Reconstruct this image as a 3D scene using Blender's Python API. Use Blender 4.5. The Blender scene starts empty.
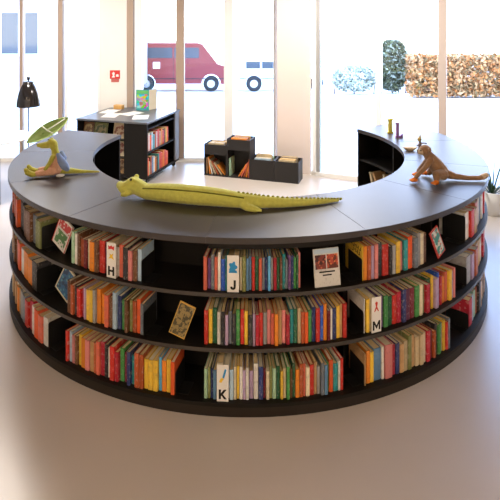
import bpy, bmesh, math, random
from mathutils import Vector, Matrix
random.seed(11)
C = bpy.context.scene.collection
PI = math.pi
CAM = Vector((0.012, -5.087, 2.263)); F = 553.0

# ------------------------------------------------------------------ materials
MATS = {}
def nt(name):
    m = bpy.data.materials.new(name); m.use_nodes = True
    n = m.node_tree.nodes; l = m.node_tree.links
    return m, n, l, n['Principled BSDF']
def col4(c): return (c[0], c[1], c[2], 1)
def mat(name, c, rough=.5, spec=.5, metal=0, noise=0, nscale=20, bump=0, bscale=200, sheen=0, coat=0):
    if name in MATS: return MATS[name]
    m, n, l, b = nt(name)
    b.inputs['Base Color'].default_value = col4(c); b.inputs['Roughness'].default_value = rough
    b.inputs['Specular IOR Level'].default_value = spec; b.inputs['Metallic'].default_value = metal
    if sheen: b.inputs['Sheen Weight'].default_value = sheen
    if coat: b.inputs['Coat Weight'].default_value = coat
    tc = n.new('ShaderNodeTexCoord')
    if noise:
        t = n.new('ShaderNodeTexNoise'); t.inputs['Scale'].default_value = nscale; t.inputs['Detail'].default_value = 5
        r = n.new('ShaderNodeMix'); r.data_type = 'RGBA'
        r.inputs[6].default_value = col4([x*(1-noise) for x in c]); r.inputs[7].default_value = col4([min(1, x*(1+noise)) for x in c])
        l.new(tc.outputs['Object'], t.inputs['Vector']); l.new(t.outputs['Fac'], r.inputs[0]); l.new(r.outputs[2], b.inputs['Base Color'])
    if bump:
        t = n.new('ShaderNodeTexNoise'); t.inputs['Scale'].default_value = bscale; t.inputs['Detail'].default_value = 3
        bp = n.new('ShaderNodeBump'); bp.inputs['Strength'].default_value = bump; bp.inputs['Distance'].default_value = .003
        l.new(tc.outputs['Object'], t.inputs['Vector']); l.new(t.outputs['Fac'], bp.inputs['Height']); l.new(bp.outputs['Normal'], b.inputs['Normal'])
    MATS[name] = m
    return m

def book_mat(name, c):
    """printed paper cover: plain colour with small lettering-like marks"""
    key = 'cover_' + name
    if key in MATS: return MATS[key]
    m, n, l, b = nt(key)
    b.inputs['Roughness'].default_value = .42; b.inputs['Specular IOR Level'].default_value = .35
    tc = n.new('ShaderNodeTexCoord'); oi = n.new('ShaderNodeObjectInfo')
    ad = n.new('ShaderNodeVectorMath'); ad.operation = 'ADD'
    sc = n.new('ShaderNodeVectorMath'); sc.operation = 'SCALE'; sc.inputs['Scale'].default_value = 37
    cb = n.new('ShaderNodeCombineXYZ'); l.new(oi.outputs['Random'], cb.inputs[0]); l.new(oi.outputs['Random'], cb.inputs[2])
    l.new(cb.outputs[0], sc.inputs[0]); l.new(tc.outputs['Object'], ad.inputs[0]); l.new(sc.outputs[0], ad.inputs[1])
    mp = n.new('ShaderNodeMapping'); mp.inputs['Scale'].default_value = (70, 25, 28)
    l.new(ad.outputs[0], mp.inputs[0])
    t = n.new('ShaderNodeTexNoise'); t.inputs['Scale'].default_value = 1.6; t.inputs['Detail'].default_value = 1
    l.new(mp.outputs[0], t.inputs['Vector'])
    th = n.new('ShaderNodeMapRange'); th.inputs[1].default_value = .60; th.inputs[2].default_value = .66
    l.new(t.outputs['Fac'], th.inputs[0])
    # broad colour blocks of the printed cover
    mp2 = n.new('ShaderNodeMapping'); mp2.inputs['Scale'].default_value = (2, 10, 14); l.new(ad.outputs[0], mp2.inputs[0])
    t2 = n.new('ShaderNodeTexNoise'); t2.inputs['Scale'].default_value = 1.2; t2.inputs['Detail'].default_value = 0
    l.new(mp2.outputs[0], t2.inputs['Vector'])
    th2 = n.new('ShaderNodeMapRange'); th2.inputs[1].default_value = .60; th2.inputs[2].default_value = .62; th2.inputs[4].default_value = .25
    l.new(t2.outputs['Fac'], th2.inputs[0])
    lum = sum(c)/3
    mark = (.75, .7, .6) if lum < .25 else (.12, .09, .08)
    alt = [min(1, x*.45 + .04) for x in c] if lum > .3 else [min(1, x*1.4+.06) for x in c]
    m0 = n.new('ShaderNodeMix'); m0.data_type = 'RGBA'; m0.inputs[6].default_value = col4(c); m0.inputs[7].default_value = col4(alt)
    l.new(th2.outputs[0], m0.inputs[0])
    mx = n.new('ShaderNodeMix'); mx.data_type = 'RGBA'; l.new(m0.outputs[2], mx.inputs[6]); mx.inputs[7].default_value = col4(mark)
    ml = n.new('ShaderNodeMath'); ml.operation = 'MULTIPLY'; ml.inputs[1].default_value = .22
    l.new(th.outputs[0], ml.inputs[0]); l.new(ml.outputs[0], mx.inputs[0])
    hs = n.new('ShaderNodeHueSaturation')
    mr = n.new('ShaderNodeMapRange'); mr.inputs[3].default_value = .82; mr.inputs[4].default_value = 1.15
    l.new(oi.outputs['Random'], mr.inputs[0]); l.new(mr.outputs[0], hs.inputs['Value'])
    l.new(mx.outputs[2], hs.inputs['Color']); l.new(hs.outputs[0], b.inputs['Base Color'])
    MATS[key] = m
    return m

PAL = {
 'red': (.56, .035, .025), 'crimson': (.42, .02, .04), 'coral': (.68, .15, .09), 'rust': (.42, .09, .03), 'vermilion': (.78, .12, .03),
 'orange': (.80, .26, .03), 'yellow': (.85, .55, .06), 'gold': (.62, .36, .06), 'cream': (.75, .66, .46), 'white': (.80, .78, .72),
 'tan': (.48, .29, .13), 'beige': (.58, .46, .28), 'brown': (.15, .065, .03), 'maroon': (.18, .02, .03), 'plum': (.12, .03, .07),
 'pink': (.72, .25, .24), 'lilac': (.45, .33, .50), 'purple': (.14, .06, .20), 'navy': (.03, .045, .16), 'royal blue': (.03, .10, .50),
 'steel blue': (.12, .25, .42), 'sky blue': (.12, .42, .72), 'pale blue': (.42, .58, .72), 'slate': (.16, .19, .23), 'grey': (.36, .36, .36),
 'charcoal': (.035, .035, .04), 'teal': (.03, .28, .30), 'dark green': (.02, .11, .05), 'green': (.07, .30, .08), 'mint': (.40, .62, .42),
 'olive': (.22, .24, .08), 'black': (.012, .012, .014)}
CODE = dict(r='red', c='crimson', k='coral', u='rust', v='vermilion', o='orange', y='yellow', G='gold', e='cream', w='white', t='tan', b='beige',
 n='brown', m='maroon', P='plum', p='pink', l='lilac', U='purple', N='navy', B='royal blue', s='steel blue', S='sky blue', a='pale blue', L='slate',
 g='grey', h='charcoal', T='teal', D='dark green', E='green', M='mint', O='olive', X='black')

M_top = mat('counter_laminate', (.050, .043, .042), .36, .46, noise=.12, nscale=6)
M_blk = mat('black_board', (.009, .0075, .0065), .55, .22, noise=.15, nscale=9)
M_plinth = mat('plinth_board', (.020, .014, .010), .5, .3)
M_page = mat('paper_pages', (.86, .66, .36), .8, .1, noise=.18, nscale=300)
M_pagew = mat('paper_pages_white', (.86, .78, .60), .8, .1, noise=.1, nscale=300)
M_white = mat('white_card', (.82, .80, .76), .5, .3)
M_frame = mat('white_painted_frame', (.90, .89, .86), .5, .3)
M_brown = mat('brown_window_frame', (.40, .30, .23), .5, .4)
M_metal = mat('brushed_steel', (.5, .5, .5), .35, .5, metal=1)
M_ink = mat('black_ink', (.008, .008, .008), .5, .3)
M_eye = mat('black_glossy_eye', (.01, .01, .01), .15, .6)

# ------------------------------------------------------------------ geometry helpers
def link(name, me, m=None, parent=None, smooth=False):
    o = bpy.data.objects.new(name, me); C.objects.link(o)
    if m is not None:
        for x in (m if isinstance(m, (list, tuple)) else [m]): me.materials.append(x)
    if smooth:
        for p in me.polygons: p.use_smooth = True
    if parent is not None: o.parent = parent
    return o
def obj(name, bm, m, parent=None, smooth=False):
    bmesh.ops.recalc_face_normals(bm, faces=bm.faces[:])
    me = bpy.data.meshes.new(name); bm.to_mesh(me); bm.free()
    return link(name, me, m, parent, smooth)
def tag(o, label, cat, group=None, kind=None):
    o['label'] = label; o['category'] = cat
    if group: o['group'] = group
    if kind: o['kind'] = kind
    return o
def thing(name, label, cat, loc=(0, 0, 0), rot=0, group=None):
    o = bpy.data.objects.new(name, None); C.objects.link(o); o.empty_display_size = .05
    o.location = loc; o.rotation_euler = (0, 0, rot)
    return tag(o, label, cat, group)
def box(bm, x0, x1, y0, y1, z0, z1, mi=0, M=None):
    v = [bm.verts.new(Vector((x, y, z)) if M is None else M @ Vector((x, y, z))) for z in (z0, z1) for y in (y0, y1) for x in (x0, x1)]
    for f in ((0, 2, 3, 1), (4, 5, 7, 6), (0, 1, 5, 4), (2, 6, 7, 3), (0, 4, 6, 2), (1, 3, 7, 5)):
        fc = bm.faces.new([v[i] for i in f]); fc.material_index = mi
    return v
def BM(): return bmesh.new()
def bbox(x0, x1, y0, y1, z0, z1, bevel=0):
    bm = BM(); box(bm, x0, x1, y0, y1, z0, z1)
    if bevel: bmesh.ops.bevel(bm, geom=bm.edges[:], offset=bevel, segments=2, affect='EDGES', profile=.6)
    return bm
def tube(bm, pts, rad, n=10, cap=True):
    """round tube through pts; rad is one radius or one per point"""
    pts = [Vector(p) for p in pts]; k = len(pts)
    if not isinstance(rad, (list, tuple)): rad = [rad]*k
    rings = []
    for i, p in enumerate(pts):
        d = (pts[min(i+1, k-1)] - pts[max(i-1, 0)]).normalized()
        up = Vector((0, 0, 1)) if abs(d.z) < .9 else Vector((1, 0, 0))
        a = d.cross(up).normalized(); b = d.cross(a)
        rings.append([bm.verts.new(p + (a*math.cos(2*PI*j/n) + b*math.sin(2*PI*j/n))*rad[i]) for j in range(n)])
    for i in range(k-1):
        for j in range(n): bm.faces.new((rings[i][j], rings[i][(j+1) % n], rings[i+1][(j+1) % n], rings[i+1][j]))
    if cap: bm.faces.new(rings[0]); bm.faces.new(rings[-1][::-1])
def lathe(bm, prof, n=32, cx=0, cy=0):
    rings = [[bm.verts.new((cx+r*math.cos(2*PI*j/n), cy+r*math.sin(2*PI*j/n), z)) for j in range(n)] for r, z in prof]
    for i in range(len(prof)-1):
        for j in range(n): bm.faces.new((rings[i][j], rings[i][(j+1) % n], rings[i+1][(j+1) % n], rings[i+1][j]))
    return rings
def prism(bm, poly, y0, y1, axis='y', mi=0):
    """extrude a 2-D outline (x,z) from y0 to y1 (axis z: outline is (x,y))"""
    f = (lambda p, q: (p[0], q, p[1])) if axis == 'y' else (lambda p, q: (p[0], p[1], q))
    a = [bm.verts.new(f(p, y0)) for p in poly]; b = [bm.verts.new(f(p, y1)) for p in poly]
    bm.faces.new(a).material_index = mi; bm.faces.new(b[::-1]).material_index = mi
    for i in range(len(poly)):
        j = (i+1) % len(poly); bm.faces.new((a[i], b[i], b[j], a[j])).material_index = mi
def pol(phi, r, z=0):
    """phi in degrees, 0 = towards the camera, positive to the right"""
    a = math.radians(phi); return Vector((r*math.sin(a), -r*math.cos(a), z))
def sector(bm, r0, r1, z0, z1, p0, p1, step=1.5, mi=0):
    n = max(2, int(abs(p1-p0)/step)+1); rows = []
    for i in range(n+1):
        p = p0+(p1-p0)*i/n
        rows.append([bm.verts.new(pol(p, r, z)) for r, z in ((r0, z0), (r1, z0), (r1, z1), (r0, z1))])
    for i in range(n):
        for j in range(4):
            bm.faces.new((rows[i][j], rows[i][(j+1) % 4], rows[i+1][(j+1) % 4], rows[i+1][j])).material_index = mi
    bm.faces.new(rows[0][::-1]); bm.faces.new(rows[-1])
def radial_panel(bm, phi, r0, r1, z0, z1, t):
    M = Matrix.Rotation(math.radians(phi), 4, 'Z')
    box(bm, -t/2, t/2, -r1, -r0, z0, z1, M=M)
def px2phi(px, r):
    best = None; lo, hi = -66.0, 66.0
    for _ in range(50):
        mid = (lo+hi)/2; p = pol(mid, r); v = 250+F*(p.x-CAM.x)/(p.y-CAM.y)
        if v < px: lo = mid
        else: hi = mid
    return (lo+hi)/2
def blob(name, caps, m, parent, voxel=.004, smooth=8):
    """one continuous soft body: tapered capsules / ellipsoids fused into one skin"""
    bm = BM()
    for c in caps:
        if c[0] == 'e':
            _, p, s, rz = c
            M = Matrix.Translation(p) @ Matrix.Rotation(rz, 4, 'Z') @ Matrix.Diagonal((s[0], s[1], s[2], 1))
            bmesh.ops.create_icosphere(bm, subdivisions=3, radius=1, matrix=M)
        else:
            _, pts = c
            for (p, r), (q, s) in zip(pts, pts[1:]):
                p = Vector(p); q = Vector(q); L = (q-p).length; k = max(1, int(L/(min(r, s)*.35)))
                for i in range(k+1):
                    t = i/k
                    bmesh.ops.create_icosphere(bm, subdivisions=2, radius=r+(s-r)*t, matrix=Matrix.Translation(p.lerp(q, t)))
    me = bpy.data.meshes.new(name); bm.to_mesh(me); bm.free()
    o = bpy.data.objects.new(name, me); C.objects.link(o)
    a = o.modifiers.new('r', 'REMESH'); a.mode = 'VOXEL'; a.voxel_size = voxel
    b = o.modifiers.new('s', 'SMOOTH'); b.factor = .5; b.iterations = smooth
    dg = bpy.context.evaluated_depsgraph_get(); dg.update()
    me2 = bpy.data.meshes.new_from_object(o.evaluated_get(dg), depsgraph=dg)
    bpy.data.objects.remove(o); bpy.data.meshes.remove(me)
    return link(name, me2, m, parent, True)
def ball(bm, p, s, M=None, sub=2):
    s = (s, s, s) if not isinstance(s, (tuple, list)) else s
    bmesh.ops.create_icosphere(bm, subdivisions=sub, radius=1, matrix=Matrix.Translation(p) @ (M or Matrix()) @ Matrix.Diagonal((*s, 1)))
def letter(txt, size, parent, m, loc, rot=(PI/2, 0, 0), name='letter'):
    cu = bpy.data.curves.new('t', 'FONT'); cu.body = txt; cu.size = size; cu.extrude = .0004; cu.align_x = 'CENTER'
    o = bpy.data.objects.new('t', cu); C.objects.link(o)
    dg = bpy.context.evaluated_depsgraph_get(); dg.update()
    me = bpy.data.meshes.new_from_object(o.evaluated_get(dg), depsgraph=dg)
    bpy.data.objects.remove(o)
    r = link(name, me, m, parent); r.location = loc; r.rotation_euler = rot
    return r

# ------------------------------------------------------------------ the room
def struct(o): o['kind'] = 'structure'; return o
M_floor = mat('pale_polished_floor', (.57, .51, .455), .30, .5, noise=.05, nscale=1.5)
M_wall = mat('white_wall_paint', (.80, .77, .72), .8, .2, noise=.03, nscale=4)
M_col = mat('cream_column_paint', (.74, .63, .565), .8, .2, noise=.03, nscale=4)
WY = 3.15                     # the back glass line
CX0, CX1, CY = .385, .853, 2.52   # the corner column
dW = Vector((.928, -.373, 0))    # right-hand glass line leaves the column in this direction
RW = Vector((CX1, CY, 0))
bm = BM()
E0 = RW + dW*6.6
prism(bm, [(-7.5, -9), (E0.x, -9), (E0.x, E0.y), (CX1, CY), (CX1, WY+.1), (-7.5, WY+.1)], -.12, 0, axis='z')
struct(obj('floor', bm, M_floor))
bm = BM(); prism(bm, [(-7.5, -9), (E0.x, -9), (E0.x, E0.y), (CX1, CY), (CX1, WY+.1), (-7.5, WY+.1)], 3.2, 3.3, axis='z')
struct(obj('ceiling', bm, mat('tan_ceiling_board', (.46, .38, .30), .8, .2)))
struct(obj('wall_left', bbox(-7.6, -7.5, -9, WY+.1, -.12, 3.3), M_wall))
struct(obj('wall_right', bbox(E0.x, E0.x+.1, -9, E0.y, -.12, 3.3), M_wall))
struct(obj('wall_rear', bbox(-7.6, E0.x+.1, -9.1, -9, -.12, 3.3), M_wall))
struct(obj('wall_column', bbox(CX0, CX1, CY, WY+.12, 0, 3.2), M_col))
def wx(px, y=WY): return (px-250)/F*(y-CAM.y)+CAM.x
struct(obj('wall_pier', bbox(wx(100), wx(127), WY-.02, WY+.25, 0, 3.2), M_wall))

def glass():
    m, n, l, b = nt('clear_window_glass'); n.remove(b)
    tr = n.new('ShaderNodeBsdfTransparent'); tr.inputs[0].default_value = (.97, .98, .98, 1)
    gl = n.new('ShaderNodeBsdfGlossy'); gl.inputs['Roughness'].default_value = .02
    fr = n.new('ShaderNodeFresnel'); fr.inputs[0].default_value = 1.45
    mx = n.new('ShaderNodeMixShader'); l.new(fr.outputs[0], mx.inputs[0]); l.new(tr.outputs[0], mx.inputs[1]); l.new(gl.outputs[0], mx.inputs[2])
    l.new(mx.outputs[0], n['Material Output'].inputs[0]); return m
M_glass = glass()
M_head = mat('header_board', (.40, .26, .17), .7, .2)
def window(name, P, d, L, posts, z1=2.5):
    """frame along P + d*s, s in 0..L ; posts = (s, width, material)"""
    ang = math.atan2(d.y, d.x)
    bm = BM(); box(bm, 0, L, -.04, .05, 0, .05); box(bm, 0, L, -.04, .05, z1, z1+.06)
    w = struct(obj(name, bm, M_frame)); w.location = P; w.rotation_euler = (0, 0, ang)
    obj('header', bbox(0, L, -.06, .06, z1+.06, 3.2), M_head, w)
    for s, wd, m, pr in posts:
        obj('mullion', bbox(s-wd/2, s+wd/2, -pr, .07, .05, z1), m, w)
    obj('pane', bbox(0, L, 0, .006, .05, z1), M_glass, w)
    return w
xl = -7.5
ml = [(wx(20.5)-xl, .045, M_brown, .04), (wx(60)-xl, .07, M_brown, .05), (wx(66)-xl, .03, M_frame, .05), (wx(-60)-xl, .06, M_brown, .04), (wx(-170)-xl, .06, M_brown, .04), (wx(98.5)-xl, .04, M_frame, .05)]
window('window_1', Vector((xl, WY+.05, 0)), Vector((1, 0, 0)), wx(100)-xl, ml)
x0 = wx(127)
mm = [(wx(130)-x0, .10, M_brown, .06), (wx(138)-x0, .11, M_frame, .03), (wx(180)-x0, .12, M_brown, .06), (wx(228.5)-x0, .135, M_frame, .06), (wx(275.5)-x0, .06, M_frame, .02)]
window('window_2', Vector((x0, WY+.05, 0)), Vector((1, 0, 0)), CX0-x0, mm)
def rs(px):   # distance along the right-hand glass for an image column
    u = (px-250)/F; # RW + dW*s : x-CAM.x = u*(y-CAM.y)
    return (u*(RW.y-CAM.y)-(RW.x-CAM.x))/(dW.x-u*dW.y)
mr = [(rs(315), .05, M_frame, .06), (rs(318.5), .05, mat('grey_seal', (.35, .34, .33), .5), .03), (rs(379), .07, M_frame, .05), (rs(442.5), .10, mat('beige_frame', (.62, .52, .46), .5), .05), (rs(560), .10, M_frame, .05), (rs(760), .10, M_frame, .05)]
window('window_3', RW, dW, 6.6, mr)

# ------------------------------------------------------------------ outside
def gz(y): return -.05 - .0727*max(0, y-4)
bm = BM()
vs = [[bm.verts.new((x, y, gz(y))) for x in (-60, 60)] for y in (-6, 3.9, 4, 60)]
for a, b in zip(vs, vs[1:]): bm.faces.new((a[0], a[1], b[1], b[0]))
g = obj('ground', bm, mat('pale_paving', (.72, .70, .68), .9, .1, noise=.06, nscale=2)); struct(g); g.location.z = -.15

def wp(px, y):  # world x at image column for depth-plane y
    return (px-250)/F*(y-CAM.y)+CAM.x
M_tyre = mat('tyre_rubber', (.03, .03, .03), .8); M_hub = mat('pale_hubcap', (.62, .60, .58), .3, .5, metal=.4)
M_carglass = mat('dark_car_glass', (.05, .06, .07), .08, .6)
def wheel(root, x, y, z, r):
    bm = BM(); prof = [(r*.55, -.02), (r*.62, -.1), (r*.93, -.11), (r, -.08), (r, .08), (r*.93, .11), (r*.5, .11)]
    lathe(bm, prof, 28); w = obj('wheel', bm, M_tyre, root, True); w.rotation_euler = (PI/2, 0, 0); w.location = (x, y, z)
    bm = BM(); rg = lathe(bm, [(.001, .03), (r*.2, .045), (r*.3, .02), (r*.55, .03), (r*.62, .06)], 24); h = obj('hubcap', bm, M_hub, w, True)
    h.location = (0, 0, .045)
VY = 18.7; vz = gz(VY)-.15; sc = 1.0
def van(name, xr, xl_, label, cat, paint, wx_, H, zwin):
    root = thing(name, label, cat, (0, VY, vz))
    wr = .34; zb = .26
    def arch(cx): return [(cx+.42*math.cos(t), max(zb, wr+.42*math.sin(t))) for t in [PI*(1-i/12) for i in range(13)]]
    pts = [(xl_, zb)]
    for cx in sorted(wx_): pts += arch(cx)
    pts += [(xr, zb), (xr+.02, .75), (xr-.06, 1.05), (xr-.5, 1.2), (xr-1.15, H-.06), (xr-1.35, H), (xl_+.25, H), (xl_+.05, H-.2), (xl_, .9)]
    bm = BM(); prism(bm, pts, 0, 1.8); b = obj('body', bm, paint, root)
    for cx in wx_:
        wheel(root, cx, .14, wr, wr)
    # side windows
    n = 3; a0 = xl_+.35; a1 = xr-1.25
    for i in range(n):
        u0 = a0+(a1-a0)*i/n+.04; u1 = a0+(a1-a0)*(i+1)/n-.04
        obj('side_window', bbox(u0, u1, -.01, .01, zwin, H-.2), M_carglass, root)
    bm = BM(); box(bm, xl_+.1, xr-.1, -.015, .005, .55, .58); obj('trim_strip', bm, M_tyre, root)
    for k in range(1, n):
        obj('door_seam', bbox(a0+(a1-a0)*k/n-.008, a0+(a1-a0)*k/n+.008, -.004, .003, .35, zwin), M_tyre, root)
    obj('tail_lamp', bbox(xl_-.01, xl_+.02, .05, .2, .8, 1.1), mat('red_lens', (.5, .02, .02), .2), root)
    obj('headlamp', bbox(xr-.1, xr+.03, .05, .3, .75, .92), mat('clear_lens', (.8, .8, .8), .1), root)
    obj('bumper', bbox(xr-.05, xr+.08, .05, 1.75, .28, .5, .02), M_tyre, root)
    return root
redp = mat('faded_red_paint', (.22, .022, .018), .35, .5, coat=.3)
v = van('van', wp(229, VY), wp(112, VY), 'red van parked on the street outside the back windows', 'van', redp, [wp(146, VY), wp(211, VY)], 2.1, 1.45)
obj('side_sign', bbox(wp(153, VY), wp(160, VY), -.012, .002, 1.0, 1.28), M_white, v)
whp = mat('white_car_paint', (.78, .78, .78), .3, .5)
v2 = van('car', wp(322, VY), wp(237, VY), 'white car parked behind the window just left of the cream column', 'car', whp, [wp(254, VY), wp(306, VY)], 1.5, 1.0)

def leaves(name, cx, cy, cz, sx, sy, sz, n, m, size, seed, parent=None):
    rnd = random.Random(seed); bm = BM()
    for i in range(n):
        while True:
            p = Vector((rnd.uniform(-1, 1), rnd.uniform(-1, 1), rnd.uniform(-1, 1)))
            if max(abs(p.x), abs(p.y), abs(p.z)) > .55 and (sx > 3 or p.length < 1.1): break
        p = Vector((p.x*sx, p.y*sy, p.z*sz))
        M = Matrix.Translation(Vector((cx, cy, cz))+p) @ Matrix.Rotation(rnd.uniform(0, 6.3), 4, Vector((rnd.uniform(-1, 1), rnd.uniform(-1, 1), rnd.uniform(-1, 1))).normalized())
        s = size*rnd.uniform(.6, 1.3); mi = rnd.randrange(len(m))
        vv = [bm.verts.new(M @ Vector(q)) for q in ((-s, 0, 0), (0, -s*.5, .1*s), (s, 0, 0), (0, s*.5, .1*s))]
        bm.faces.new(vv).material_index = mi
    return obj(name, bm, m, parent)
ho = [mat('beech_leaf_a', (.62, .24, .06), .7), mat('beech_leaf_b', (.52, .28, .11), .7), mat('beech_leaf_c', (.22, .14, .05), .7), mat('beech_leaf_d', (.70, .38, .16), .7)]
gr_ = [mat('shrub_leaf_a', (.16, .17, .07), .7), mat('shrub_leaf_b', (.36, .37, .27), .7), mat('shrub_leaf_c', (.09, .09, .04), .7)]
HY = 16.0; hz = gz(HY)-.15
def plant(name, label, cat, px0, px1, ytop, ybot_y, leafm, n, size, seed, depth=.5):
    y = ybot_y; xa, xb = wp(px0, y), wp(px1, y); z0 = gz(y)-.15
    z1 = CAM.z-(ytop-9.7)/F*(y-CAM.y)
    t = thing(name, label, cat, ((xa+xb)/2, y, z0))
    sx = (xb-xa)/2; h = z1-z0
    bm = BM(); k = max(3, int(sx*3))
    for i in range(k):
        x = -sx*.9+1.8*sx*i/(k-1); tube(bm, [(x, 0, 0), (x+.05, .03, h*.4), (x-.04, -.02, h*.8)], [.03, .02, .01], 6)
    obj('stems', bm, mat('bark', (.18, .11, .07), .9), t)
    leaves('foliage', 0, 0, h/2+.05, sx, depth, h/2-.05, n, leafm, size, seed, t)
    return t
plant('hedge', 'long clipped orange-brown beech hedge across the street behind the right-hand window', 'hedge', 409, 640, 55, HY, ho, 26000, .10, 3)
plant('shrub', 'grey-green bush outside, left of the orange-brown hedge', 'shrub', 378, 407, 40, HY+1.9, gr_, 4200, .10, 4)
plant('shrub', 'low pale bush outside between the cream column and the thin window post', 'shrub', 332, 376, 66, HY+1.5, [gr_[1], mat('pale_leaf', (.7, .7, .6), .7)], 2200, .08, 5)
# leaf litter along the kerb outside the right window
bm = BM(); rnd = random.Random(5)
for i in range(420):
    px = rnd.uniform(430, 560); y = 5.1+rnd.uniform(-.75, .95)+rnd.gauss(0, .1); x = wp(px, y); s = rnd.uniform(.02, .045); a = rnd.uniform(0, 6)
    z = gz(y)-.145+rnd.uniform(0, .01)
    vv = [bm.verts.new((x+s*math.cos(a+q)*k, y+s*math.sin(a+q)*k, z+rnd.uniform(0, .01))) for q, k in ((0, 1), (1.57, .5), (3.14, 1), (4.71, .5))]
    bm.faces.new(vv).material_index = rnd.randrange(3)
tag(obj('fallen_leaves', bm, ho[:3]), 'scattered brown fallen leaves on the pale paving outside the right window', 'leaves', kind='stuff')
nb = thing('added_building', 'pale rendered building beyond the left-hand windows, put in to cut reflections', 'added_building', (-12.5, 13, gz(13)-.15))  # added house-shaped block, tones down reflections on the counter's left side
obj('wall', bbox(-9, 8.1, 0, 6, 0, 8.5), mat('pale_render', (.50, .45, .40), .9, .1, noise=.08, nscale=1), nb)
rf = BM(); prism(rf, [(-.3, 8.5), (6.3, 8.5), (3, 10.6)], -9.3, 8.4); ro = obj('roof', rf, mat('red_roof_tile', (.28, .09, .05), .8), nb); ro.matrix_basis = Matrix(((0, 1, 0, 0), (1, 0, 0, 0), (0, 0, 1, 0), (0, 0, 0, 1)))
for fx in (-7, -4, -1, 2, 5):
    for fz in (1.6, 4.8):
        wf = obj('window', bbox(fx-.65, fx+.65, -.05, .02, fz, fz+1.5), M_frame, nb)
        for k_ in (-1, 1): obj('pane', bbox(fx+.32*k_-.27, fx+.32*k_+.27, -.06, -.045, fz+.08, fz+1.42), M_carglass, wf)
# small plant by the right window
pt = thing('potted_plant', 'small dark spiky plant at the right edge behind the circular counter', 'plant', (2.70, 1.05, 0))
bm = BM(); rg = lathe(bm, [(.001, 0), (.10, 0), (.14, .26), (.125, .26), (.115, .22), (.001, .22)], 24); obj('pot', bm, mat('white_glazed_pot', (.8, .8, .78), .3), pt, True)
bm = BM(); rnd = random.Random(2)
for i in range(34):
    a = rnd.uniform(0, 2*PI); L = rnd.uniform(.25, .42); e = rnd.uniform(.25, 1.3)
    pts = [Vector((0, 0, .2))]
    for k in range(1, 7):
        q = k/6; pts.append(Vector((math.cos(a)*math.cos(e)*L*q, math.sin(a)*math.cos(e)*L*q, .2+math.sin(e)*L*q*1.5-.25*q*q*L)))
    sd = Vector((-math.sin(a), math.cos(a), 0))*.012
    pr = None
    for k, p in enumerate(pts):
        w = (1-k/6)*.9+.1; c = (bm.verts.new(p-sd*w), bm.verts.new(p+sd*w))
        if pr: bm.faces.new((pr[0], pr[1], c[1], c[0]))
        pr = c
obj('fronds', bm, mat('dark_green_leaf', (.03, .07, .03), .5), pt)

# ------------------------------------------------------------------ the circular bookcase
RO, RI, RB = 2.03, 1.38, 1.70
P0, STEP, NM = -111.0, 26.1, 9
PB = [P0+STEP*i for i in range(NM+1)]
SZ = [.075, .38, .687]       # shelf tops: bottom, middle, top
ring = thing('circular_bookcase', 'large black horseshoe-shaped bookcase counter with three tiers of shelves around its outside', 'bookcase')
for i in range(NM):
    bm = BM(); g_ = .008
    sector(bm, RI, RO, .965, 1.0, PB[i]+(g_ if i else 0), PB[i+1]-(g_ if i < NM-1 else 0), .75)
    bmesh.ops.recalc_face_normals(bm, faces=bm.faces[:])
    es = [e for e in bm.edges if len(e.link_faces) == 2 and e.calc_face_angle(0) > 1.0 and abs(e.verts[0].co.z-1.0) < 1e-5 and abs(e.verts[1].co.z-1.0) < 1e-5]
    bmesh.ops.bevel(bm, geom=es, offset=.0015, segments=2, affect='EDGES')
    obj('countertop', bm, M_top, ring)
for z in SZ[1:]:
    bm = BM(); sector(bm, RB+.008, RO-.01, z-.022, z, P0+.3, PB[-1]-.3, 1.0)
    for f in bm.faces:
        if all(abs(v.co.xy.length-(RO-.01)) < 1e-4 for v in f.verts): f.material_index = 1
    obj('shelf', bm, [M_blk, mat('lit_shelf_edge', (.05, .042, .036), .4, .5)], ring)  # front edges paler than the board, light on them put into the colour
bm = BM(); sector(bm, RI+.02, RO-.01, SZ[0]-.02, SZ[0], P0+.3, PB[-1]-.3, 1.0); obj('bottom_shelf', bm, M_blk, ring)
bm = BM(); sector(bm, RO-.05, RO-.012, 0, SZ[0]-.02, P0+.3, PB[-1]-.3, 1.0); sector(bm, RI+.03, RI+.06, 0, SZ[0]-.02, P0+.3, PB[-1]-.3, 1.0)
obj('plinth', bm, M_plinth, ring)
bm = BM(); sector(bm, RB-.008, RB+.008, SZ[0], .965, P0+.3, PB[-1]-.3, 1.0); obj('back_panel', bm, M_blk, ring)
bm = BM(); sector(bm, RI+.01, RI+.025, SZ[0], .965, PB[2], PB[6]-.3, 1.0); obj('inner_panel', bm, mat('matt_black_board', (.008, .007, .006), .9, .05), ring)
for z in SZ[1:]:
    bm = BM(); sector(bm, RI+.02, RB-.008, z-.02, z, PB[6], PB[-1]-.3, 1.0); obj('inner_shelf', bm, M_blk, ring)
bm = BM(); sector(bm, RO-.04, RO-.02, .93, .965, PB[4]+.3, PB[5]-.3, 1.0); obj('rail', bm, M_blk, ring)
for i, p in enumerate(PB):
    end = i in (0, NM); bm = BM()
    q = p+(.35 if i == 0 else -.35 if i == NM else 0)
    radial_panel(bm, q, RI+.01 if (end or i > 6 or i < 3) else RB+.008, RO-.012 if end else 1.785, SZ[0], .965, .018)
    if end: radial_panel(bm, q, RI+.01, RO-.012, 0, SZ[0], .018)
    obj('end_panel' if end else 'divider', bm, M_blk, ring)

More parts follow.
